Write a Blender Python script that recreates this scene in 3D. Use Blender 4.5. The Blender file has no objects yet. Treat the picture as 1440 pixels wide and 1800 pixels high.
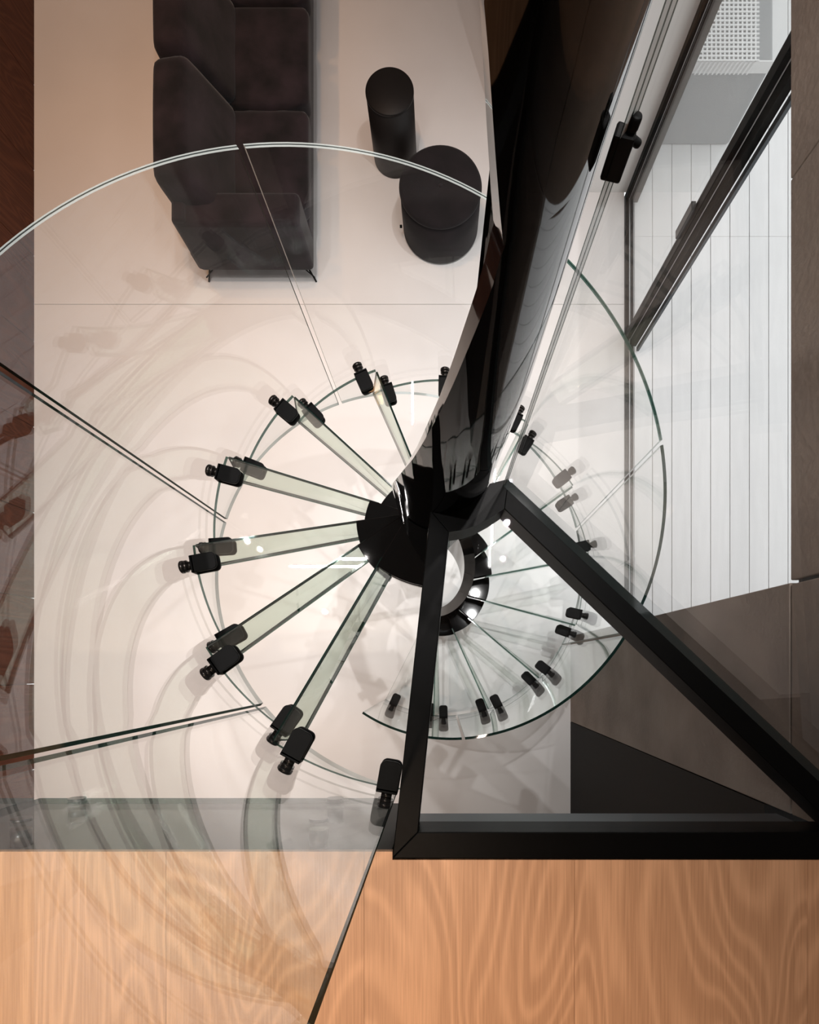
import bpy, bmesh, math, random
from math import sin, cos, radians as R, degrees, pi, hypot, atan2, sqrt, asin
random.seed(7)
sc = bpy.context.scene
COL = sc.collection

# ------------------------------------------------------------------ camera, world, lights, exposure
FPX, PX, PY, CH = 1082.0, 777.2, 1172.7, 4.388      # focal length and nadir in pixels, camera height
cd = bpy.data.cameras.new('camera'); cam = bpy.data.objects.new('camera', cd); COL.objects.link(cam)
cam.location = (0, 0, CH)
cd.sensor_fit = 'HORIZONTAL'; cd.sensor_width = 36.0; cd.lens = FPX / 1440 * 36
cd.shift_x = (720 - PX) / 1440; cd.shift_y = (PY - 900) / 1440
cd.clip_start = 0.01; cd.clip_end = 100
sc.camera = cam

w = bpy.data.worlds.new('overcast'); sc.world = w; w.use_nodes = True
bg = w.node_tree.nodes['Background']; bg.inputs[0].default_value = (0.97, 0.985, 1.0, 1); bg.inputs[1].default_value = 1.48

def area(name, loc, size, sizey, power, color, rot=(0, 0, 0)):
    l = bpy.data.lights.new(name, 'AREA'); l.shape = 'RECTANGLE'; l.size = size; l.size_y = sizey
    l.energy = power; l.color = color
    o = bpy.data.objects.new(name, l); COL.objects.link(o); o.location = loc; o.rotation_euler = rot
    return o
def spot(name, loc, power, color, angle=70, rad=.03, blend=.6, rot=(0, 0, 0)):
    l = bpy.data.lights.new(name, 'SPOT'); l.energy = power; l.color = color; l.spot_size = R(angle)
    l.spot_blend = blend; l.shadow_soft_size = rad
    o = bpy.data.objects.new(name, l); COL.objects.link(o); o.location = loc; o.rotation_euler = rot
    return o
CEIL = 5.9
WARM = (1.0, 0.50, 0.21)
area('fill_panel_light', (-1.6, 6.0, CEIL - .06), 2.2, 1.2, 12, (1.0, .80, .68))  # added fill panel out of view, softens the room light
area('fill_panel_light', (-2.1, -2.4, CEIL - .06), 1.0, .9, 34, (1.0, .84, .72))  # added fill panel out of view, lights the upper floor
for x in (-.95, -1.75, -2.5):
    spot('lower_ceiling_light', (x, -.78, 2.47), 52, (1.0, .76, .62), 120, rad=.04, blend=1)
LINES = [((-.33, 3.03), .02, .62, 22), ((-.97, .88), .72, .014, 22), ((.62, 1.9), .02, 1.2, 22)]  # the last strip is added to brighten the floor near the window
for (x, y), a, b, p in LINES:
    area('linear_lamp_light', (x, y, CEIL - .052), a, b, p, (1.0, .95, .92))
for p in [(-2.45, 3.6), (-2.45, 2.0), (-.75, 3.0), (-2.4, 5.2)]:
    spot('unseen_ceiling_spot', (p[0], p[1], CEIL - .06), 165, WARM, 52, blend=1, rad=.10)
for p in [(-.95, .45), (.45, 1.0), (-.45, 1.9), (.85, 2.3), (-1.7, 1.1)]:  # added neutral spots, unseen, that brighten the floor around the stair
    spot('unseen_ceiling_spot', (p[0], p[1], CEIL - .06), 225, (1.0, .95, .92), 56, rad=.016, blend=1)
spot('unseen_ceiling_spot', (.42, .75, CEIL - .06), 210, (1.0, .96, .95), 40, rad=.016, blend=1)  # added narrow spot, unseen, that lifts the lower right treads
for p in [(-1.9, -.9), (-.42, -1.05)]:
    spot('unseen_ceiling_spot', (p[0], p[1], CEIL - .06), 165, (1.0, .74, .54), 52, blend=1)
sc.view_settings.view_transform = 'Standard'; sc.view_settings.look = 'None'
sc.view_settings.gamma = 1; sc.view_settings.use_curve_mapping = False
sc.view_settings.exposure = 0.13
sc.cycles.transparent_max_bounces = 48
sc.cycles.max_bounces = 12; sc.cycles.glossy_bounces = 6; sc.cycles.diffuse_bounces = 5
sc.cycles.use_denoising = True
sc.cycles.caustics_reflective = False; sc.cycles.caustics_refractive = False

# ------------------------------------------------------------------ helpers
def un(px, py, h):
    "the point at height h that the photograph shows at pixel (px, py)"
    k = (CH - h) / FPX
    return ((px - PX) * k, -(py - PY) * k)

def tag(o, label=None, cat=None, group=None, kind=None):
    if label: o['label'] = label
    if cat: o['category'] = cat
    if group: o['group'] = group
    if kind: o['kind'] = kind
    return o

def empty(name, loc, label=None, cat=None, group=None, rz=0, kind=None):
    o = bpy.data.objects.new(name, None); COL.objects.link(o)
    o.location = loc; o.rotation_euler.z = rz; o.empty_display_size = .1
    return tag(o, label, cat, group, kind)

def world_of(o):
    m = o.matrix_basis.copy()
    while o.parent: o = o.parent; m = o.matrix_basis @ m
    return m

class MB:
    "collects faces in WORLD coordinates; build() puts them into the parent's space"
    def __init__(s): s.v = []; s.f = []; s.m = []; s.sm = []
    def add(s, verts, faces, mi=0, smooth=False):
        b = len(s.v); s.v += [tuple(v) for v in verts]
        for f in faces: s.f.append([b + i for i in f]); s.m.append(mi); s.sm.append(smooth)
    def box(s, x0, x1, y0, y1, z0, z1, mi=0):
        s.prism([(x0, y0), (x1, y0), (x1, y1), (x0, y1)], z0, z1, mi)
    def prism(s, poly, z0, z1, mi=0, side=None, smooth=False):
        n = len(poly); a = sum(poly[i][0] * poly[(i + 1) % n][1] - poly[(i + 1) % n][0] * poly[i][1] for i in range(n))
        if a < 0: poly = poly[::-1]
        s.add([(x, y, z0) for x, y in poly] + [(x, y, z1) for x, y in poly], [list(range(n))[::-1], list(range(n, 2 * n))], mi)
        s.add([(x, y, z0) for x, y in poly] + [(x, y, z1) for x, y in poly],
              [[i, (i + 1) % n, n + (i + 1) % n, n + i] for i in range(n)], mi if side is None else side, smooth)
    def grid(s, rows, mi=0, closed=False, smooth=True, flip=False):
        nr = len(rows); nc = len(rows[0]); v = [p for r in rows for p in r]; f = []
        for i in range(nr - 1):
            for j in range(nc if closed else nc - 1):
                q = [i * nc + j, i * nc + (j + 1) % nc, (i + 1) * nc + (j + 1) % nc, (i + 1) * nc + j]
                f.append(q[::-1] if flip else q)
        s.add(v, f, mi, smooth)
    def tube(s, p, q, r, seg=16, mi=0, r2=None, caps=True):
        from mathutils import Vector as V
        p = V(p); q = V(q); d = (q - p).normalized(); u = d.orthogonal().normalized(); t = d.cross(u)
        r2 = r if r2 is None else r2
        A = [p + (u * cos(2 * pi * i / seg) + t * sin(2 * pi * i / seg)) * r for i in range(seg)]
        B = [q + (u * cos(2 * pi * i / seg) + t * sin(2 * pi * i / seg)) * r2 for i in range(seg)]
        s.grid([A, B], mi, closed=True)
        if caps:
            s.add(A, [list(range(seg))[::-1]], mi); s.add(B, [list(range(seg))], mi)
    def lathe(s, c, prof, seg=48, mi=0):
        s.grid([[(c[0] + r * cos(2 * pi * i / seg), c[1] + r * sin(2 * pi * i / seg), c[2] + z) for i in range(seg)] for r, z in prof], mi, closed=True)
    def build(s, name, mats, parent=None, bevel=0, seg=2, subsurf=0, origin=None, weld=True):
        from mathutils import Vector as V
        me = bpy.data.meshes.new(name); o = bpy.data.objects.new(name, me); COL.objects.link(o)
        if parent: o.parent = parent; inv = world_of(parent).inverted()
        elif origin:
            from mathutils import Matrix
            o.location = origin; inv = Matrix.Translation(origin).inverted()
        else: inv = None
        vs = [tuple(inv @ V(v)) for v in s.v] if inv is not None else s.v
        me.from_pydata(vs, [], s.f)
        for m in (mats if isinstance(mats, (list, tuple)) else [mats]): me.materials.append(m)
        for p, mi, sm in zip(me.polygons, s.m, s.sm): p.material_index = mi; p.use_smooth = sm
        if weld:
            bm = bmesh.new(); bm.from_mesh(me); bmesh.ops.remove_doubles(bm, verts=bm.verts, dist=1e-5)
            bmesh.ops.recalc_face_normals(bm, faces=bm.faces)
            bm.to_mesh(me); bm.free()
        me.update()
        if bevel:
            b = o.modifiers.new('bevel', 'BEVEL'); b.width = bevel; b.segments = seg; b.limit_method = 'ANGLE'; b.angle_limit = R(40)
            b.harden_normals = False
        if subsurf:
            u = o.modifiers.new('subsurf', 'SUBSURF'); u.levels = subsurf; u.render_levels = subsurf
        return o

# ------------------------------------------------------------------ materials
def nodes(name):
    m = bpy.data.materials.new(name); m.use_nodes = True; nt = m.node_tree
    return m, nt, nt.nodes, nt.links

def pbr(name, col, rough=.5, metal=0, coat=0, spec=.5, bump=0, bscale=40, var=0, vscale=3, sheen=0, col2=None, stretch=(1, 1, 1)):
    m, nt, N, L = nodes(name); b = N['Principled BSDF']
    b.inputs['Base Color'].default_value = (*col, 1); b.inputs['Roughness'].default_value = rough
    b.inputs['Metallic'].default_value = metal; b.inputs['Coat Weight'].default_value = coat
    b.inputs['Coat Roughness'].default_value = .02; b.inputs['Specular IOR Level'].default_value = spec
    b.inputs['Sheen Weight'].default_value = sheen
    tc = N.new('ShaderNodeTexCoord'); mp = N.new('ShaderNodeMapping'); mp.inputs['Scale'].default_value = stretch
    L.new(tc.outputs['Object'], mp.inputs[0])
    if var or col2:
        n = N.new('ShaderNodeTexNoise'); n.inputs['Scale'].default_value = vscale; n.inputs['Detail'].default_value = 6
        L.new(mp.outputs[0], n.inputs['Vector'])
        r = N.new('ShaderNodeValToRGB'); r.color_ramp.elements[0].position = .35; r.color_ramp.elements[1].position = .68
        c2 = col2 or tuple(c * (1 - var) for c in col)
        r.color_ramp.elements[0].color = (*c2, 1); r.color_ramp.elements[1].color = (*col, 1)
        L.new(n.outputs['Fac'], r.inputs[0]); L.new(r.outputs[0], b.inputs['Base Color'])
    if bump:
        n2 = N.new('ShaderNodeTexNoise'); n2.inputs['Scale'].default_value = bscale; n2.inputs['Detail'].default_value = 4
        bp = N.new('ShaderNodeBump'); bp.inputs['Strength'].default_value = bump; bp.inputs['Distance'].default_value = .01
        L.new(mp.outputs[0], n2.inputs['Vector']); L.new(n2.outputs['Fac'], bp.inputs['Height']); L.new(bp.outputs[0], b.inputs['Normal'])
    return m

def glass(name, tint, f0=.04, gain=1.0):
    "thin clear glass: see-through with mirror reflection that rises towards grazing angles"
    m, nt, N, L = nodes(name); N.remove(N['Principled BSDF']); out = N['Material Output']
    tr = N.new('ShaderNodeBsdfTransparent'); tr.inputs[0].default_value = (*tint, 1)
    gl = N.new('ShaderNodeBsdfGlossy'); gl.inputs['Roughness'].default_value = 0.0; gl.inputs['Color'].default_value = (1, 1, 1, 1)
    lw = N.new('ShaderNodeLayerWeight'); lw.inputs['Blend'].default_value = .5
    pw = N.new('ShaderNodeMath'); pw.operation = 'POWER'; pw.inputs[1].default_value = 5
    ma = N.new('ShaderNodeMath'); ma.operation = 'MULTIPLY_ADD'; ma.inputs[1].default_value = (1 - f0) * gain; ma.inputs[2].default_value = f0
    mx = N.new('ShaderNodeMixShader')
    L.new(lw.outputs['Facing'], pw.inputs[0]); L.new(pw.outputs[0], ma.inputs[0]); L.new(ma.outputs[0], mx.inputs[0])
    L.new(tr.outputs[0], mx.inputs[1]); L.new(gl.outputs[0], mx.inputs[2]); L.new(mx.outputs[0], out.inputs[0])
    return m

def glass_edge(name, dark, see, gloss=.25):
    "polished cut edge of a pane: partly see-through green with a sheen"
    m, nt, N, L = nodes(name); N.remove(N['Principled BSDF']); out = N['Material Output']
    tr = N.new('ShaderNodeBsdfTransparent'); tr.inputs[0].default_value = (*see, 1)
    df = N.new('ShaderNodeBsdfDiffuse'); df.inputs[0].default_value = (*dark, 1)
    gl = N.new('ShaderNodeBsdfGlossy'); gl.inputs['Roughness'].default_value = .05
    a = N.new('ShaderNodeMixShader'); a.inputs[0].default_value = .6
    b = N.new('ShaderNodeMixShader'); b.inputs[0].default_value = gloss
    L.new(tr.outputs[0], a.inputs[1]); L.new(df.outputs[0], a.inputs[2]); L.new(a.outputs[0], b.inputs[1]); L.new(gl.outputs[0], b.inputs[2])
    L.new(b.outputs[0], out.inputs[0]); return m

def wood(name, base, dark, axis='Y', scale=1.0, rough=.45):
    m, nt, N, L = nodes(name); b = N['Principled BSDF']; b.inputs['Roughness'].default_value = rough
    tc = N.new('ShaderNodeTexCoord'); oi = N.new('ShaderNodeObjectInfo'); mp = N.new('ShaderNodeMapping')
    st = {'Y': (2.6, .75, 1), 'Z': (3.2, 3.2, .5)}[axis]
    mp.inputs['Scale'].default_value = [c * scale for c in st]
    off = N.new('ShaderNodeVectorMath'); off.operation = 'ADD'
    sc_ = N.new('ShaderNodeMath'); sc_.operation = 'MULTIPLY'; sc_.inputs[1].default_value = 17
    cx = N.new('ShaderNodeCombineXYZ'); L.new(oi.outputs['Random'], sc_.inputs[0]); L.new(sc_.outputs[0], cx.inputs[0]); L.new(sc_.outputs[0], cx.inputs[1])
    L.new(tc.outputs['Object'], mp.inputs[0]); L.new(mp.outputs[0], off.inputs[0]); L.new(cx.outputs[0], off.inputs[1])
    n = N.new('ShaderNodeTexNoise'); n.inputs['Scale'].default_value = 1.0; n.inputs['Detail'].default_value = 1.6; n.inputs['Distortion'].default_value = .8
    L.new(off.outputs[0], n.inputs['Vector'])
    # growth rings: contour lines of a smooth field
    mu = N.new('ShaderNodeMath'); mu.operation = 'MULTIPLY'; mu.inputs[1].default_value = 125
    fr = N.new('ShaderNodeMath'); fr.operation = 'SINE'
    L.new(n.outputs['Fac'], mu.inputs[0]); L.new(mu.outputs[0], fr.inputs[0])
    mp2 = N.new('ShaderNodeMapping'); mp2.inputs['Scale'].default_value = {'Y': (150, 3.5, 1), 'Z': (70, 70, 2.5)}[axis]
    L.new(tc.outputs['Object'], mp2.inputs[0])
    n2 = N.new('ShaderNodeTexNoise'); n2.inputs['Scale'].default_value = 1.6; n2.inputs['Detail'].default_value = 5; L.new(mp2.outputs[0], n2.inputs['Vector'])
    mr = N.new('ShaderNodeMapRange'); mr.inputs[1].default_value = -1; mr.inputs[2].default_value = 1; mr.inputs[3].default_value = 0; mr.inputs[4].default_value = .58
    L.new(fr.outputs[0], mr.inputs[0]); pw_ = N.new('ShaderNodeMath'); pw_.operation = 'POWER'; pw_.inputs[1].default_value = 2.2
    L.new(mr.outputs[0], pw_.inputs[0])
    ad = N.new('ShaderNodeMath'); ad.operation = 'ADD'; mul = N.new('ShaderNodeMath'); mul.operation = 'MULTIPLY'; mul.inputs[1].default_value = .85
    L.new(n2.outputs['Fac'], mul.inputs[0]); L.new(pw_.outputs[0], ad.inputs[0]); L.new(mul.outputs[0], ad.inputs[1])
    r = N.new('ShaderNodeValToRGB'); r.color_ramp.elements[0].position = .15; r.color_ramp.elements[1].position = .95
    r.color_ramp.elements[0].color = (*dark, 1); r.color_ramp.elements[1].color = (*base, 1)
    L.new(ad.outputs[0], r.inputs[0]); L.new(r.outputs[0], b.inputs['Base Color'])
    bp = N.new('ShaderNodeBump'); bp.inputs['Strength'].default_value = .12; bp.inputs['Distance'].default_value = .004
    L.new(ad.outputs[0], bp.inputs['Height']); L.new(bp.outputs[0], b.inputs['Normal'])
    return m

M = {}
M['floor'] = pbr('microcement', (.70, .685, .68), .38, bump=.03, bscale=60, col2=(.65, .635, .63), vscale=1.3)
M['concrete'] = pbr('concrete', (.33, .275, .235), .75, bump=.25, bscale=55, col2=(.20, .16, .135), vscale=2.6)
M['concrete_dark'] = pbr('concrete_dark', (.29, .225, .18), .75, bump=.25, bscale=40, col2=(.20, .155, .125), vscale=2.2)
M['plaster'] = pbr('plaster', (.72, .70, .68), .7, bump=.05)
M['ceiling'] = pbr('ceiling_paint', (.20, .185, .175), .8)
M['dark_panel'] = pbr('dark_panel', (.007, .0065, .006), .6, spec=.1)
M['slab'] = pbr('slab_paint', (.06, .055, .05), .7)
M['oak'] = wood('oak', (.82, .46, .255), (.46, .235, .12))
M['oak_dark'] = wood('walnut', (.13, .042, .020), (.055, .017, .009), axis='Z', rough=.62)
M['oak_dark'].node_tree.nodes['Principled BSDF'].inputs['Specular IOR Level'].default_value = .15
M['deck'] = pbr('deck_paint', (.80, .80, .80), .6, bump=.1, bscale=30, var=.05, stretch=(8, 1, 1))
M['black'] = pbr('black_gloss', (.003, .003, .003), .03, spec=.5)
M['blackm'] = pbr('black_powder_coat', (.012, .012, .012), .32, bump=.04, bscale=200)
M['frame'] = pbr('black_frame', (.003, .003, .003), .40, spec=.05, bump=.02, bscale=120)
M['clampm'] = pbr('matt_black', (.0035, .0035, .0035), .5, spec=.07)
M['knob'] = pbr('anodised_black', (.03, .025, .022), .22, metal=.7)
M['steel'] = pbr('grey_steel', (.055, .065, .075), .4, metal=.2)
M['alu'] = pbr('aluminium', (.45, .45, .46), .3, metal=.8)
M['fabric'] = pbr('velvet', (.024, .016, .020), .9, bump=.12, bscale=260, col2=(.006, .0045, .0052), vscale=5, sheen=.12, spec=.2)
M['fabric_grey'] = pbr('pouf_velvet', (.014, .0105, .012), .9, bump=.12, bscale=260, col2=(.008, .0066, .0072), vscale=6, sheen=.06, spec=.2)
M['tableb'] = pbr('table_black', (.008, .0065, .006), .5, spec=.18)
M['glass'] = glass('clear_glass', (.992, .997, .995))
M['fascia_glass'] = glass('fascia_glass', (.965, .985, .975), .025, .2)
M['tread'] = glass('tread_glass', (.992, .998, .995), .028)
M['riser'] = glass('riser_glass', (.90, .957, .915), .02)
M['landing'] = glass('landing_glass', (.955, .975, .98), .012)
M['winglass'] = glass('window_glass', (.97, .98, .98))
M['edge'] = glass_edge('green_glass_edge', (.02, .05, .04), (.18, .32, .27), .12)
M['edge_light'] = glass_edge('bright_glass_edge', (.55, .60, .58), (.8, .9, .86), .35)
M['edge_lit'] = glass_edge('lit_white_edge', (.88, .90, .90), (.95, .97, .96), .2)  # lit look of the guard pane's cut end put into white colour
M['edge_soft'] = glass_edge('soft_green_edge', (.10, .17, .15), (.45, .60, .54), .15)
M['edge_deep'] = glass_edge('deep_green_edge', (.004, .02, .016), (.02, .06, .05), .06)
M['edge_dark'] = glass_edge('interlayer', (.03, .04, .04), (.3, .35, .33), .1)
M['white_mesh'] = pbr('white_mesh', (.78, .78, .78), .7)
M['grey_cloth'] = pbr('grey_cloth', (.30, .31, .32), .8, bump=.2, bscale=150)
M['greystone'] = pbr('grey_render', (.50, .51, .52), .8)
M['lamp'] = pbr('lamp_white', (.8, .8, .8), .5)
M['ground'] = pbr('gravel', (.42, .42, .40), .9, bump=.4, bscale=20, var=.3, vscale=12)

# ------------------------------------------------------------------ setting
XL = un(60, 0, 0)[0]            # left wall
XC = un(1003, 0, 0)[0]          # concrete wall plane
XW = un(1105, 0, 0)[0]          # window plane
YJ = un(0, 535, 0)[1]           # joint in the microcement
Y0 = -5.0; Y1 = 7.2
def piece(parent, name, mat, x0, x1, y0, y1, z0, z1, bevel=0, label=None, kind=None):
    b = MB(); b.box(x0, x1, y0, y1, z0, z1); o = b.build(name, mat, parent, bevel=bevel); return tag(o, label, kind=kind)

fl = empty('floor', (0, 0, 0), kind='structure')
for a, b_ in ((Y0, YJ - .0015), (YJ + .0015, Y1)):
    piece(fl, 'floor_slab', M['floor'], XL, XW - .03, a, b_, -.12, 0)
piece(fl, 'joint_base', M['slab'], XL, XW - .03, YJ - .01, YJ + .01, -.12, -.004)

wl = empty('wall_left', (XL, 0, 0), kind='structure')
for i in range(20):
    y = Y0 + i * .61
    piece(wl, 'wall_panel', M['oak_dark'], XL - .05, XL, y + .002, y + .608, 0, CEIL)
piece(wl, 'backing', M['dark_panel'], XL - .09, XL - .052, Y0, Y1, 0, CEIL)

o = MB(); o.box(XL - .1, 4.2, Y1, Y1 + .1, 0, CEIL); tag(o.build('wall_far', M['plaster']), kind='structure')
o = MB(); o.box(XL - .1, 4.2, Y0 - .1, Y0, 0, CEIL); tag(o.build('wall_back', M['plaster']), kind='structure')
o = MB(); o.box(XL - .1, XC + .12, Y0, Y1, CEIL, CEIL + .1); tag(o.build('ceiling', M['ceiling']), kind='structure')

# concrete wall on the right, one object per cast panel
YP0, YP1 = un(0, 1268, 0)[1], un(0, 1118, 0)[1]
HJ = CH - (XC * FPX / (1390 - PX))
wr = empty('wall_right', (XC, 0, 0), kind='structure')
g = .004
piece(wr, 'concrete_panel', M['concrete'], XC, XC + .30, YP0, YP1, 0, HJ - g, .003)
piece(wr, 'concrete_panel', M['concrete_dark'], XC, XC + .30, YP0, YP1 - g, HJ + g, CEIL, .003)
ys = [YP1 + g, 1.28, 2.9, 4.6, Y1]
WZ0, WZ1 = 3.7, 5.5
for a, b_ in zip(ys[:-1], ys[1:]):
    piece(wr, 'concrete_panel', M['concrete_dark'], XC, XC + .30, a + g / 2, b_ - g / 2, HJ, WZ0 if b_ < 5 else CEIL, .003)
piece(wr, 'concrete_panel', M['concrete_dark'], XC, XC + .30, YP1 + g, 4.6, WZ1, CEIL, .003)
w2 = empty('added_window', (XC + .1, 2.4, WZ0), kind='structure')  # added high window, out of view, to let more sky light in
for y in (YP1 + .03, 1.28, 2.9, 4.57): piece(w2, 'frame_bar', M['blackm'], XC + .12, XC + .18, y - .025, y + .025, WZ0, WZ1)
for z in (WZ0 + .025, WZ1 - .025): piece(w2, 'frame_bar', M['blackm'], XC + .125, XC + .175, YP1, 4.6, z - .024, z + .024)
piece(w2, 'pane', M['winglass'], XC + .145, XC + .151, YP1 + .05, 4.55, WZ0 + .05, WZ1 - .05)
piece(wr, 'joint_filler', M['dark_panel'], XC + .012, XC + .28, YP0 + .01, YP1 - .01, HJ - .02, HJ + .02)
piece(wr, 'joint_filler', M['slab'], XC + .010, XC + .28, YP1 - .02, Y1, HJ + .02, WZ0 - .02)
o = MB(); o.box(XC, XC + .3, Y0, YP0 - .003, 0, 3.0 - .36)
tag(o.build('wall_black', M['dark_panel']), kind='structure')
o = MB(); o.box(XC, XC + .3, Y0, YP0 - .003, 3.0, CEIL)
tag(o.build('wall_upper', M['concrete_dark']), kind='structure')
# block beside the window (far corner)
XB, YB = un(864, 205, 0)
YW = un(0, 338, 0)[1]
o = MB(); o.prism([(XB, YB), (XC - .12, YB), (XC - .12, YW), (XW + .02, YW), (XW + .02, Y1), (XB, Y1)], 0, CEIL)
tag(o.build('wall_corner', M['plaster']), kind='structure')

# upper floor: structural slab, fascia, oak planks
YE = un(0, 1497, 3.0)[1]            # slab edge
YF = un(0, 1510, 3.0)[1]            # frame's outer edge
xf = un(690, 1508, 3.0)[0]
us = empty('upper_floor', (0, YE, 3.0), kind='structure')
piece(us, 'slab', M['slab'], XL, xf - .002, Y0, YE, 2.507, 2.982)
piece(us, 'slab', M['steel'], xf, XC - .002, Y0, -.400, 2.705, 2.895)
piece(us, 'slab', M['slab'], xf, XC - .002, Y0, YF - .004, 2.9, 2.982)
xs = [XL]
for px in (-1400, -900, -260, 292, 640, 1010, 1420): xs.append(un(px, 0, 3.0)[0])
xs = sorted(set([XL] + [x for x in xs if x > XL + .05] + [XC - .002]))
for a, b_ in zip(xs[:-1], xs[1:]):
    if a < xf < b_:
        bb = MB(); bb.prism([(a + .0004, Y0), (b_ - .0004, Y0), (b_ - .0004, YF - .002), (xf, YF - .002), (xf, YE), (a + .0004, YE)], 2.984, 3.0)
        bb.build('plank', M['oak'], us)
    else:
        e = YE if b_ <= xf + .001 else YF - .002
        piece(us, 'plank', M['oak'], a + .0004, b_ - .0004, Y0, e, 2.984, 3.0)

# window: sill, posts, panes
H_W = 3.2
wn = empty('window_1', (XW, 1.8, 0), kind='structure')
YA = un(0, 340, 0)[1]; YBp = un(0, 592, 0)[1]
def rail(x0, x1, y0, y1, z0, z1, mat='frame', name='frame_bar', lab=None):
    return piece(wn, name, M[mat], x0, x1, y0, y1, z0, z1, .002, lab)
rail(XW - .022, XW + .000, YP1 - .1, YA, -.03, .012, 'frame', 'sill')
rail(XW + .002, XW + .010, YP1 - .1, YA, -.03, .008, 'alu', 'track', 'bright aluminium sliding track')
rail(XW + .012, XW + .030, YP1 - .1, YA, -.03, .010, 'frame', 'sill')
rail(XW + .032, XW + .037, YP1 - .1, YA, -.03, .007, 'alu', 'track', 'bright aluminium sliding track')
rail(XW - .02, XW + .015, YA - .045, YA - .002, .012, H_W)
rail(XW + .002, XW + .006, YA - .0535, YA - .0475, .012, H_W, 'alu', 'highlight', 'thin pale gasket strip')  # pale strip draws the white highlight line on the post
rail(XW + .017, XW + .06, YA - .075, YA - .002, .012, H_W)
rail(XW - .02, XW + .012, YBp - .02, YBp + .035, .012, H_W)
rail(XW + .006, XW + .011, YBp - .028, YBp - .0215, .012, H_W, 'alu', 'highlight', 'thin pale gasket strip')  # same drawn highlight line on the second post
rail(XW + .014, XW + .05, YBp - .075, YBp + .01, .012, H_W)
rail(XW + .052, XW + .07, YBp - .11, YBp - .08, .012, H_W, 'steel')
rail(XW - .045, XW - .021, YBp + .0, YBp + .045, 1.00, 1.22, 'blackm', 'handle')
piece(wn, 'pane', M['winglass'], XW + .003, XW + .009, YBp + .035, YA - .054, .012, H_W)
# deck outside: single boards
dk = empty('deck', (XW + .04, 1.8, 0), kind='structure')
bw = 34.1 / FPX * CH
x = un(1147.5, 0, 0)[0] - 3 * bw
YCUT = un(0, 415, 0)[1]
YD = un(0, 255, 0)[1]
while x < 4.0:
    a = max(x, XW + .042); b_ = x + bw
    if b_ > a + .01:
        for y0, y1 in ((YP1 - .8, YCUT - .001), (YCUT + .001, Y1)):
            piece(dk, 'deck_board', M['deck'], a + .0022, b_ - .0022, y0, y1, -.03, -.004, .001)
    x += bw
piece(dk, 'joist_bed', M['dark_panel'], XW + .04, 4.1, YP1 - .8, Y1, -.12, -.035)
o = MB(); o.box(4.1, 30, -20, 20, -.2, -.1); o.box(XW + .2, 4.1, -20, YP1 - .8, -.2, -.1); tag(o.build('ground', M['ground']), kind='structure')

# ------------------------------------------------------------------ spiral staircase
AX, AY = -.0034, .4716
TH0, DT, RS = -118.80, 25.42, 3.0 / 16
RT, RG0, RG1 = .792, .806, .818
NT = 15
def th(n): return TH0 + DT * n
def P(r, a): return (AX + r * cos(R(a)), AY + r * sin(R(a)))
def lineang(al, d, r): return al - degrees(asin(d / r))
def trail(n, r, e=0): return P(r, lineang(th(n) + 2.1, .0295 - e, r))
def lead(n, r, e=0): return P(r, lineang(th(n + 1) + 4.3, .026 - e, r))
def hstair(n): return (n + 1) * RS

stair = empty('spiral_staircase', (AX, AY, 0), 'glass spiral staircase with clear wedge treads around a glossy black steel spine', 'staircase')

def arc(r, a0, a1, k): return [P(r, a0 + (a1 - a0) * i / k) for i in range(k + 1)]
def ang(p): return degrees(atan2(p[1] - AY, p[0] - AX))
def near(a, ref):
    while a < ref - 180: a += 360
    while a > ref + 180: a -= 360
    return a

def clamp_mb(mb_p, mb_k, a, h):
    ux, uy = cos(R(a)), sin(R(a)); tx, ty = -uy, ux
    def W(r, t): return (AX + ux * r + tx * t, AY + uy * r + ty * t)
    hw, rc = .0275, .016
    def plate(z0, z1):
        pts = [W(.800, -hw), W(.800, hw)]
        for i in range(6): q = pi / 2 * i / 5; pts.append(W(.722 + rc - rc * sin(q), hw - rc + rc * cos(q)))
        for i in range(6): q = pi / 2 * i / 5; pts.append(W(.722 + rc - rc * cos(q), -(hw - rc) - rc * sin(q)))
        mb_p.prism(pts, z0, z1)
    plate(h + .0015, h + .013); plate(h - .034, h - .0225)
    c0 = W(.7995, -hw); c1 = W(.8045, hw)
    mb_p.prism([W(.794, -hw), W(.8045, -hw), W(.8045, hw), W(.794, hw)], h - .034, h + .013)
    zc = h - .010
    def ring(r0, r1, rad): p = W(r0, 0); q = W(r1, 0); mb_k.tube((*p, zc), (*q, zc), rad, 20)
    ring(.8045, .8205, .014); ring(.8205, .829, .0195); ring(.829, .832, .0165); ring(.832, .842, .0205); ring(.842, .8445, .018)

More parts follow.
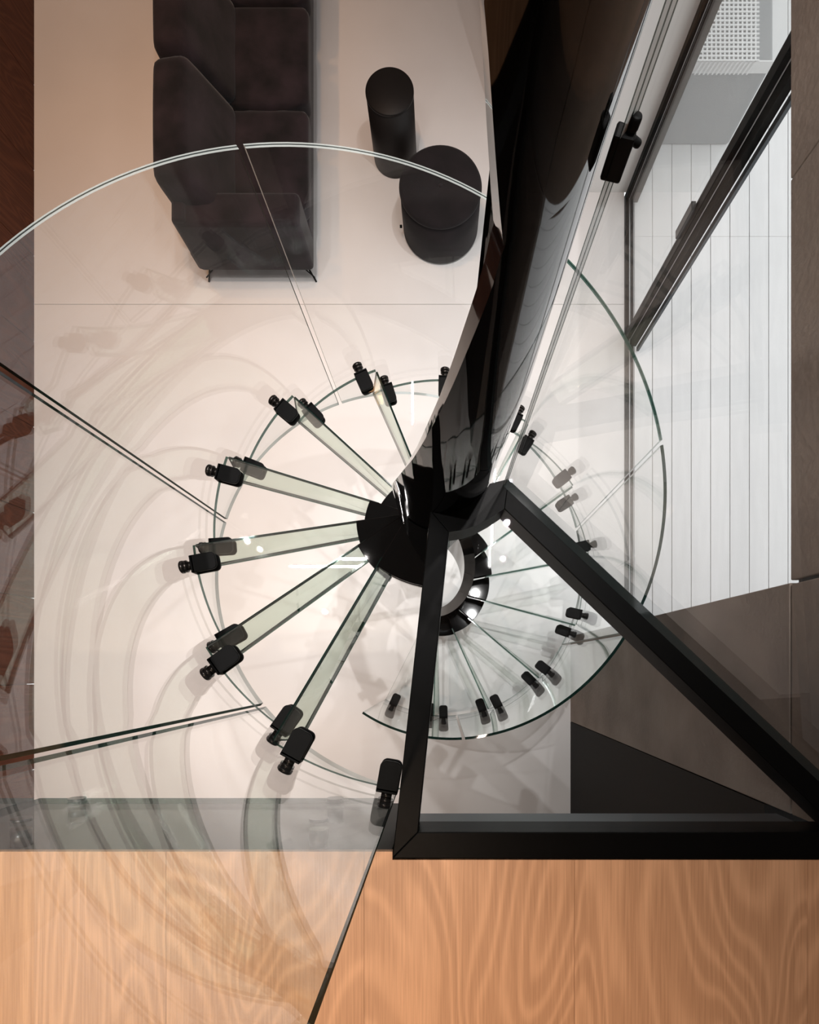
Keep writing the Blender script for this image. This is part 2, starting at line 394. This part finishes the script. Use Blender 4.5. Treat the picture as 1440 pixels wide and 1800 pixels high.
for n in range(NT):
    h = hstair(n)
    ri = .235
    a0 = near(ang(trail(n, RT)), th(n)); a1 = near(ang(lead(n, RT)), th(n + 1))
    outer = arc(RT, a0, a1, 16)
    b0 = near(ang(trail(n, ri)), th(n)); b1 = near(ang(lead(n, ri)), th(n + 1))
    inner = arc(ri, b1, b0, 8)
    t = MB(); t.prism(outer + inner, h - .021, h, 0, side=1)
    tr = t.build('tread', [M['tread'], M['edge'] if n > 7 else M['edge_soft']], stair)
    # riser glass under the trailing edge
    if n > 0:
        r_ = MB()
        zt, zb = h - .0215, h - RS + .0008
        def sheet(e, z_t, z_b):
            al = R(th(n) + 2.1); nx, ny = -sin(al) * e, cos(al) * e
            al2 = R(th(n) + 4.3); mx_, my_ = -sin(al2) * e, cos(al2) * e
            T = [trail(n, .24), trail(n, RT - .002)]; B_ = [lead(n - 1, .24), lead(n - 1, RT - .002)]
            return [(T[0][0] + nx, T[0][1] + ny, z_t), (T[1][0] + nx, T[1][1] + ny, z_t), (B_[1][0] + mx_, B_[1][1] + my_, z_b), (B_[0][0] + mx_, B_[0][1] + my_, z_b)]
        A_ = sheet(.0005, zt, zb); B2 = sheet(-.0075, zt, zb); V8 = A_ + B2
        r_.add(V8, [[0, 1, 2, 3], [7, 6, 5, 4]], 0)
        r_.add(V8, [[1, 5, 6, 2], [2, 6, 7, 3], [3, 7, 4, 0], [0, 4, 5, 1]], 1)
        tag(r_.build('riser', [M['riser'], M['edge_deep'] if n > 7 else M['edge_soft']], tr), 'upright green tinted glass strip under the edge')
    # black steel bracket that carries the tread
    br = MB(); ro, rb = .268, .125
    c0 = near(ang(trail(n, ro)), th(n)); c1 = near(ang(lead(n, ro)), th(n + 1))
    d0 = near(ang(trail(n, rb)), th(n)); d1 = near(ang(lead(n, rb)), th(n + 1))
    br.prism(arc(ro, c0, c1, 10) + arc(rb, d1, d0, 6), h + .0005, h + .008)
    br.prism(arc(ro, c0, c1, 10) + arc(rb, d1, d0, 6), h - .045, h - .022)
    br.prism(arc(.236, near(ang(trail(n, .236)), th(n)), near(ang(lead(n, .236)), th(n + 1)), 10) + arc(rb, d1, d0, 6), h - .022, h + .0005)
    tag(br.build('bracket', M['black'], tr, bevel=.0015, seg=1), 'glossy black steel bracket')
    for a in (th(n) + 4.3, th(n + 1) - 2.4):
        if n == 0 and a > 1e9: continue
        cp, ck = MB(), MB(); clamp_mb(cp, ck, a, h)
        cp.v += []
        b = len(cp.v); cp.v += ck.v; cp.f += [[b + i for i in f] for f in ck.f]; cp.m += [1] * len(ck.f); cp.sm += ck.sm
        tag(cp.build('clamp', [M['clampm'], M['knob']], tr, bevel=.0012, seg=1), 'matt black glass clamp with a round knob')

# balustrade panels: curved glass, helical top and bottom edges
def n_at(px, py, off):
    best = None
    for i in range(-200, 1700):
        n = i / 100; h = hstair(n) + off; k = FPX / (CH - h)
        X, Y = P(.812, th(n)); d = hypot(PX + k * X - px, PY - k * Y - py)
        if best is None or d < best[0]: best = (d, n)
    return best[1]
WT, WB = 1.054, .27
seams = [n_at(640, 1249, WT) , n_at(815, 1291, WT), n_at(1092, 1108, WT), n_at(1165, 775, WT)]
s5, s6, s7 = n_at(422, 265, WT), n_at(396, 917, -WB), n_at(470, 1238, -WB)
s4 = (seams[-1] + s5) / 2
seams += [s4, s5, s6, s7, 15.0]
print('seams', [round(s, 2) for s in seams])
for i in range(len(seams) - 1):
    n0, n1 = seams[i] + (.015 * .8 if i else 0), seams[i + 1] - .03
    k = 22; p = MB(); rows = {}
    for key, rr in (('o', RG1), ('i', RG0)):
        lo, hi = [], []
        for j in range(k + 1):
            n = n0 + (n1 - n0) * j / k; x_, y_ = P(rr, th(n))
            lo.append((x_, y_, max(.002, hstair(n) - WB))); hi.append((x_, y_, hstair(n) + WT))
        rows[key] = (lo, hi)
    p.grid([rows['o'][0], rows['o'][1]], 0); p.grid([rows['i'][0], rows['i'][1]], 0)
    O, I = rows['o'][1], rows['i'][1]
    def mixr(t): return [tuple(a + (b - a) * t for a, b in zip(u, v)) for u, v in zip(O, I)]
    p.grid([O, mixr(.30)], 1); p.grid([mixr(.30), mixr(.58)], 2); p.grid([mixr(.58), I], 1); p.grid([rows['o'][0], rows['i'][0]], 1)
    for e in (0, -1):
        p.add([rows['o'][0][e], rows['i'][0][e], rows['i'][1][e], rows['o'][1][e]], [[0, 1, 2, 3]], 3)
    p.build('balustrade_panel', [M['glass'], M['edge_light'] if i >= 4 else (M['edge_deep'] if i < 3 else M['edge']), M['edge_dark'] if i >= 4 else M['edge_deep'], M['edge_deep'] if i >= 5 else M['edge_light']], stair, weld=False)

# central spine: helical glossy black wall
def interp(tab, x):
    if x <= tab[0][0]: return tab[0][1]
    for (a, b), (c, d) in zip(tab, tab[1:]):
        if x <= c: return b + (d - b) * (x - a) / (c - a)
    return tab[-1][1]
def ray_hit(px, py, r):
    "height and angle where the near side of the drum of radius r shows at the pixel"
    dx, dy = (px - PX) / FPX, -(py - PY) / FPX
    a = dx * dx + dy * dy; b = -2 * (dx * AX + dy * AY); c = AX * AX + AY * AY - r * r
    D = b * b - 4 * a * c
    s = (-b - sqrt(max(D, 0))) / (2 * a)
    return CH - s, near(degrees(atan2(dy * s - AY, dx * s - AX)), 270)
RW = .141
def gr_(h): return interp([(3.0, .124), (3.45, .141), (3.9, .143), (4.3, .153)], h)
sil = [(680, 860), (700, 838), (725, 808), (745, 776), (775, 722), (800, 668), (825, 608), (850, 547), (870, 492), (885, 432)]
prof = []
for q in sil:
    h = 3.3
    for _ in range(12): h, a = ray_hit(*q, gr_(h))
    prof.append(((a - TH0) / DT, h))
prof = sorted(prof)
print('profile', [(round(a, 2), round(b, 2)) for a, b in prof])
nk = prof[-1][0]; hk = prof[-1][1]
def rout(n, h): t = interp([(0, 0), (7.5, 0), (12, 1)], n); return .165 * (1 - t) + gr_(h) * t
def rin(n, h): t = interp([(0, 0), (7.5, 0), (12, 1)], n); return .112 * (1 - t) + (gr_(h) - .022) * t
nt0 = prof[0][0]
def topz(n):
    if n < nt0: return hstair(n) + interp([(0, .30), (9, .30), (nt0, prof[0][1] - hstair(nt0))], n)
    if n > nk: return hk
    return interp(prof, n)
def botz(n): return min(max(0.002, hstair(n) - interp([(0, .22), (8, .25), (13.5, .55)], n)), 3.0)
sp = MB(); K = 420; NEND = 21.2
N_ = [-.1 + (NEND + .1) * i / K for i in range(K + 1)]
def row(rf, t): return [(*P(rf(n, botz(n) + (topz(n) - botz(n)) * t), th(n)), botz(n) + (topz(n) - botz(n)) * t) for n in N_]
ro_ = [row(rout, i / 16) for i in range(17)]; ri_ = [row(rin, i / 16) for i in range(17)]
lo_o, hi_o, lo_i, hi_i = ro_[0], ro_[-1], ri_[0], ri_[-1]
sp.grid(ro_); sp.grid(ri_[::-1]); sp.grid([hi_o, hi_i]); sp.grid([lo_i, lo_o])
for e in (0, -1): sp.add([lo_o[e], lo_i[e], hi_i[e], hi_o[e]], [[0, 1, 2, 3]])
# the part above the kink, its free edge leaning back
edge = [ray_hit(*q, .146) for q in [(885, 432), (881, 380), (872, 280), (866, 200), (858, 90), (850, 0)]]
edge.append((4.30, edge[-1][1] - 3))
edge[0] = (hk, TH0 + DT * nk)
rows_o, rows_i = [], []
aend = th(NEND)
for h, a in edge:
    rows_o.append([(*P(gr_(h), a + (aend - a) * j / 90), h) for j in range(91)])
    rows_i.append([(*P(gr_(h) - .022, a + (aend - a) * j / 90), h) for j in range(91)])
sp.grid(rows_o); sp.grid(rows_i)
sp.grid([rows_o[-1], rows_i[-1]])
sp.grid([[r[0] for r in rows_o], [r[0] for r in rows_i]]); sp.grid([[r[-1] for r in rows_o], [r[-1] for r in rows_i]])
tag(sp.build('spine', M['black'], stair, weld=False), 'tall glossy black helical steel wall in the middle')

# ------------------------------------------------------------------ landing frame with glass floor
lf = empty('landing_frame', (.3, -.1, 3.0), 'black steel landing frame with a clear triangular glass floor beside the stair', 'frame')
z0, z1 = 2.905, 3.004
Aa = un(757, 897, 3.0); Bb = un(690, 1508, 3.0); Cc = un(735, 1462, 3.0); Dd = un(789.5, 936, 3.0)
arc_in = [un(*q, 3.0) for q in [(789.5, 936), (815, 932), (837, 924.4), (862, 911), (886, 895)]]
arc_out = [un(893, 843, 3.0)] + [P(.1255, -28 - 72 * i / 10) for i in range(11)] + [un(757, 897, 3.0)]
b = MB(); b.prism([Aa, Bb, Cc, Dd], z0, z1); b.build('frame_bar', M['frame'], lf, bevel=.002)
b = MB(); b.prism([(x_, y_) for x_, y_ in arc_in] + arc_out, z0, z1 - .0005); b.build('curved_bar', M['frame'], lf)
far_x = XC - .004
def on(p, q, x_): t = (x_ - p[0]) / (q[0] - p[0]); return (x_, p[1] + (q[1] - p[1]) * t)
U0, U1 = un(893, 843, 3.0), un(1440, 1355, 3.0); L0, L1 = un(886, 895, 3.0), un(1440, 1427, 3.0)
b = MB(); b.prism([U0, L0, on(L0, L1, far_x), on(U0, U1, far_x)], z0, z1); b.build('frame_bar', M['frame'], lf, bevel=.002)
yb0, yb1 = YF, un(0, 1462, 3.0)[1]
b = MB(); b.prism([Bb, Cc, (far_x, yb1), (far_x, yb0)], z0, z1); b.build('frame_bar', M['frame'], lf, bevel=.002)
Lf = on(L0, L1, far_x)
b = MB(); b.prism([(Cc[0] - .01, Cc[1] - .01), (far_x, yb1 - .01), (far_x, Lf[1] + .005)] + [(L0[0] + .005, L0[1] + .005)] + [(x_, y_ + .004) for x_, y_ in arc_in[::-1][1:]], 2.975, 2.992, 0, side=1)
b.build('glass_floor', [M['landing'], M['edge']], lf)
for px in (783, 1008, 1253):
    X, Y = un(px, 1464, 2.94); b = MB()
    b.lathe((X, Y, 2.935), [(.0005, .03), (.006, .028), (.011, .02), (.0125, .008), (.0125, 0), (.0005, 0)], 16)
    b.build('bolt', M['clampm'], lf)

# glass guard standing on the diagonal bar
gr = empty('glass_guard', (*U0, 3.004), 'clear glass guard standing on the diagonal black steel bar', 'railing')
d = (U1[0] - U0[0], U1[1] - U0[1]); L_ = hypot(*d); d = (d[0] / L_, d[1] / L_); nrm = (-d[1], d[0])
G0 = (U0[0] + .001, U0[1] - .001); G1 = on(U0, U1, far_x)
off = -.019
q = [G0, G1, (G1[0] + nrm[0] * off, G1[1] + nrm[1] * off), (G0[0] + nrm[0] * off, G0[1] + nrm[1] * off)]
b = MB(); v = [(x_, y_, 3.005) for x_, y_ in q] + [(x_, y_, 4.25) for x_, y_ in q]
b.add(v, [[0, 1, 5, 4], [2, 3, 7, 6]], 0); b.add(v, [[1, 2, 6, 5], [0, 3, 2, 1], [4, 5, 6, 7]], 2)
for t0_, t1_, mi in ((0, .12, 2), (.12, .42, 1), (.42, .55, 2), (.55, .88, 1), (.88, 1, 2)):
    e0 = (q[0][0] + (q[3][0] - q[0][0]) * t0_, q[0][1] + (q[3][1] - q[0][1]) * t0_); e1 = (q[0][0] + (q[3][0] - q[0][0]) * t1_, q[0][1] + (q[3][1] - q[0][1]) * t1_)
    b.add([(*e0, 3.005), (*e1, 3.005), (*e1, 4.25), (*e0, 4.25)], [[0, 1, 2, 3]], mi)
b.build('glass_pane', [M['glass'], M['edge_lit'], M['edge_dark']], gr)
b = MB()
b.prism([(U0[0] - .016, U0[1] - .012), (U0[0] + .001, U0[1] - .016), (U0[0] + .003, U0[1] - .005), (U0[0] - .012, U0[1] + .001)], 3.868, 3.912)
b.tube((U0[0] - .002, U0[1] - .008, 3.912), (U0[0] - .001, U0[1] - .006, 3.924), .0045, 16)
b.tube((U0[0] + .000, U0[1] - .008, 3.905), (U0[0] + .008, U0[1] - .009, 3.900), .0035, 16)
b.build('clamp', M['clampm'], gr, bevel=.002)

# glass railing along the edge of the upper floor
gl = empty('edge_railing', (-1, YE, 2.7), 'clear glass railing fixed to the edge of the wooden upper floor with round studs', 'railing')
yg = un(0, 1408, 2.70)[1]
xr = un(690, 1404, 2.70)[0]; xl = un(70, 1413, 2.70)[0]
for a, b_ in ((xl, xr), (XL + .02, xl - .016)):
    b = MB(); z_0, z_1 = 2.70, 4.05
    v = [(x_, y_, z_) for z_ in (z_0, z_1) for x_, y_ in ((a, yg - .008), (b_, yg - .008), (b_, yg + .008), (a, yg + .008))]
    b.add(v, [[0, 1, 5, 4], [2, 3, 7, 6]], 0); b.add(v, [[1, 2, 6, 5], [3, 0, 4, 7], [0, 3, 2, 1], [4, 5, 6, 7]], 1)
    b.build('glass_pane', [M['fascia_glass'], M['edge_deep']], gl)
for X in (-.287, -.98, -1.55, -2.35):
    for z_ in (2.735, 2.955):
        b = MB(); b.tube((X, yg - .009, z_), (X, YE + .001, z_), .0225, 24); b.tube((X, yg + .009, z_), (X, yg + .016, z_), .0225, 24)
        b.build('stud', M['blackm'], gl)

# ------------------------------------------------------------------ furniture
sx0, sx1 = -1.70, -.865
AY0, AY1 = 2.725, 2.935
CW = .665
sofa = empty('sofa', ((sx0 + sx1) / 2, 4.1, 0), 'dark velvet sofa with plump cushions along the left wall', 'sofa')
YS1 = AY1 + 3 * CW
def rbox(x0, x1, y0, y1, z0, z1, name, parent, mat, r=.04, seg=5, puff=0):
    b = MB()
    nx, ny, nz = 8, 8, 4
    bm = bmesh.new(); bmesh.ops.create_cube(bm, size=1)
    bmesh.ops.bevel(bm, geom=bm.edges[:], offset=.001, segments=1, affect='EDGES') if False else None
    bm.free()
    b.box(x0, x1, y0, y1, z0, z1)
    o = b.build(name, mat, parent, bevel=r, seg=seg)
    for p in o.data.polygons: p.use_smooth = True
    return o
# frame, arms
rbox(sx0 + .02, sx1 - .02, AY0 + .02, YS1 + .18, .13, .30, 'base', sofa, M['fabric'], .02, 3)
for y0, y1 in ((AY0, AY1), (YS1, YS1 + .21)):
    rbox(sx0 + .035, sx1 - .015, y0, y1, .14, .60, 'armrest', sofa, M['fabric'], .035)
b = MB(); pr = [(sx0 + .03, .14), (sx0 + .03, .60), (sx0 + .055, .62), (sx0 + .12, .62), (sx0 + .16, .14)]
v = [(x_, AY0 + .012, z_) for x_, z_ in pr] + [(x_, YS1 + .2, z_) for x_, z_ in pr]; k = len(pr)
b.add(v, [list(range(k)), list(range(k, 2 * k))[::-1]] + [[i, (i + 1) % k, k + (i + 1) % k, k + i] for i in range(k)])
b.build('back_frame', M['fabric'], sofa, bevel=.02, seg=3)
def cushion(name, prof_, y0, y1, bulge=.02):
    "a puffed cushion: closed XZ outline lofted along Y with rounded ends"
    b = MB(); rows = []; k = 14
    cx_ = sum(p[0] for p in prof_) / len(prof_); cz_ = sum(p[1] for p in prof_) / len(prof_)
    for j in range(k + 1):
        t = j / k; e = min(t, 1 - t) * (y1 - y0)
        s_ = 1 - .09 * max(0, 1 - e / .045) ** 2
        rows.append([(cx_ + (x_ - cx_) * s_, y0 + (y1 - y0) * (t if 0 < j < k else t), cz_ + (z_ - cz_) * s_ + bulge * sin(pi * t) * (z_ > cz_)) for x_, z_ in prof_])
    b.grid(rows, closed=True); n_ = len(prof_)
    b.add(rows[0], [list(range(n_))]); b.add(rows[-1], [list(range(n_))])
    o = b.build(name, M['fabric'], sofa, subsurf=1)
    for p in o.data.polygons: p.use_smooth = True
    return o
def rounded(pts, r, k=4):
    out = []
    n = len(pts)
    for i in range(n):
        p0, p1, p2 = pts[i - 1], pts[i], pts[(i + 1) % n]
        a = (p0[0] - p1[0], p0[1] - p1[1]); c = (p2[0] - p1[0], p2[1] - p1[1]); la, lc = hypot(*a), hypot(*c)
        rr = min(r, la / 2.2, lc / 2.2)
        A = (p1[0] + a[0] / la * rr, p1[1] + a[1] / la * rr); C = (p1[0] + c[0] / lc * rr, p1[1] + c[1] / lc * rr)
        for j in range(k + 1):
            t = j / k; out.append(((1 - t) ** 2 * A[0] + 2 * t * (1 - t) * p1[0] + t * t * C[0], (1 - t) ** 2 * A[1] + 2 * t * (1 - t) * p1[1] + t * t * C[1]))
    return out
seat = rounded([(sx0 + .30, .29), (sx1 + .0, .29), (sx1 + .012, .44), (sx0 + .30, .44)], .04)
back = rounded([(sx0 + .03, .42), (sx0 - .005, .79), (sx0 + .20, .82), (sx0 + .385, .44), (sx0 + .34, .40)], .05)
for i in range(3):
    y = AY1 + i * CW
    cushion('seat_cushion', seat, y + .004, y + CW - .004, .015)
    cushion('back_cushion', back, y - (.10 if i == 0 else 0) + .004, y + CW - .004, .012)
for x_, sx in ((sx0 + .10, -1), (sx1 - .10, 1)):
    for y_ in (AY0 + .10, YS1 + .1):
        b = MB(); sg = -1 if y_ < 4 else 1
        f = (x_ + sx * .07 if sx > 0 else x_ - .06, y_ + sg * .08, .004)
        b.tube((x_, y_, .14), f, .006, 8); b.tube((x_ - sx * .09, y_ + .02, .135), (f[0], f[1], .05), .0045, 8)
        b.build('leg', M['clampm'], sofa)

b = MB()
TXc, TYc = un(684.9, 159.6, .51)
tb = empty('side_table', (TXc, TYc, 0), 'slim black cylindrical side table standing next to the round pouf', 'table')
b.lathe((TXc, TYc, 0), [(.0005, 0), (.147, 0), (.151, .004), (.151, .490), (.0005, .490)], 64); b.build('body', M['tableb'], tb)
b = MB(); b.lathe((TXc, TYc, 0), [(.0005, .4905), (.150, .4905), (.153, .494), (.153, .507), (.150, .510), (.0005, .510)], 64); b.build('table_top', M['tableb'], tb)
PXc, PYc = un(774.4, 325.6, .395)
pf = empty('pouf', (PXc, PYc, 0), 'round dark grey velvet pouf with a buttoned top', 'pouf')
rp = 73 / FPX * (CH - .395)
b = MB(); b.lathe((PXc, PYc, 0), [(.0005, .004), (rp - .02, .004), (rp - .006, .02), (rp - .004, .20), (rp - .005, .362), (.0005, .362)], 64); b.build('body', M['fabric_grey'], pf)
b = MB(); b.lathe((PXc, PYc, 0), [(.0005, .363), (rp - .008, .363), (rp, .368), (rp + .001, .378), (rp - .004, .390), (rp - .02, .397), (rp * .6, .401), (.03, .400), (.012, .393), (.0005, .391)], 64); b.build('cushion_top', M['fabric_grey'], pf)
b = MB(); b.lathe((PXc, PYc, .392), [(.0005, .008), (.008, .0065), (.0115, .002), (.0115, -.002), (.0005, -.002)], 20); b.build('button', M['fabric'], pf)
bx, by = un(704, 398, .10)
b = MB(); b.tube((bx + .012, by, .10), (bx - .004, by, .10), .010, 12); tag(b.build('zip_pull', M['clampm'], pf), 'small black zip pull')

# outdoor bench with woven cover at the end of the deck
ob = empty('outdoor_bench', (1.75, YD + .4, -.004), 'grey outdoor bench with a white woven top at the end of the deck', 'bench')
xb1 = un(1335, 0, .62)[0]
b = MB(); b.box(XW + .12, xb1 + .10, YD, YD + 1.4, -.004, .60); b.build('body', M['grey_cloth'], ob, bevel=.02)
b = MB()
hb = .615
x0_, x1_, y0_, y1_ = XW + .10, xb1, YD - .012, YD + 1.2
sxp = .027
nx = int((x1_ - x0_) / sxp); ny = int((y1_ - y0_) / sxp)
for i in range(nx): x_ = x0_ + i * sxp; b.box(x_, x_ + .0105, y0_, y1_, hb, hb + .006)
for j in range(ny): y_ = y0_ + j * sxp; b.box(x0_, x1_, y_, y_ + .0105, hb + .001, hb + .0075)
tag(b.build('woven_top', M['white_mesh'], ob), 'white open-weave top', kind='stuff')
b = MB()
for i in range(nx): x_ = x0_ + i * sxp; b.add([(x_, y0_ - .004, hb + .006), (x_ + .0105, y0_ - .004, hb + .006), (x_ - .009, y0_ - .012, hb - .07), (x_ - .0195, y0_ - .012, hb - .07)], [[0, 1, 2, 3]])
b.box(x0_, xb1 + .10, y0_ + .002, YD - .001, hb - .075, hb)
tag(b.build('hem', M['white_mesh'], ob), 'white folded hem')

# ------------------------------------------------------------------ ceiling lamps
for i, ((x, y), a, b_, p) in enumerate(LINES):
    lamp = empty('linear_lamp', (x, y, CEIL), ['short linear ceiling lamp over the middle of the void', 'linear ceiling lamp running across above the staircase', 'added long linear lamp, unseen, brightening the window side of the void'][i], 'lamp')
    m = MB(); m.box(x - a / 2 - .012, x + a / 2 + .012, y - b_ / 2 - .012, y + b_ / 2 + .012, CEIL - .05, CEIL - .001); m.build('housing', M['blackm'], lamp)
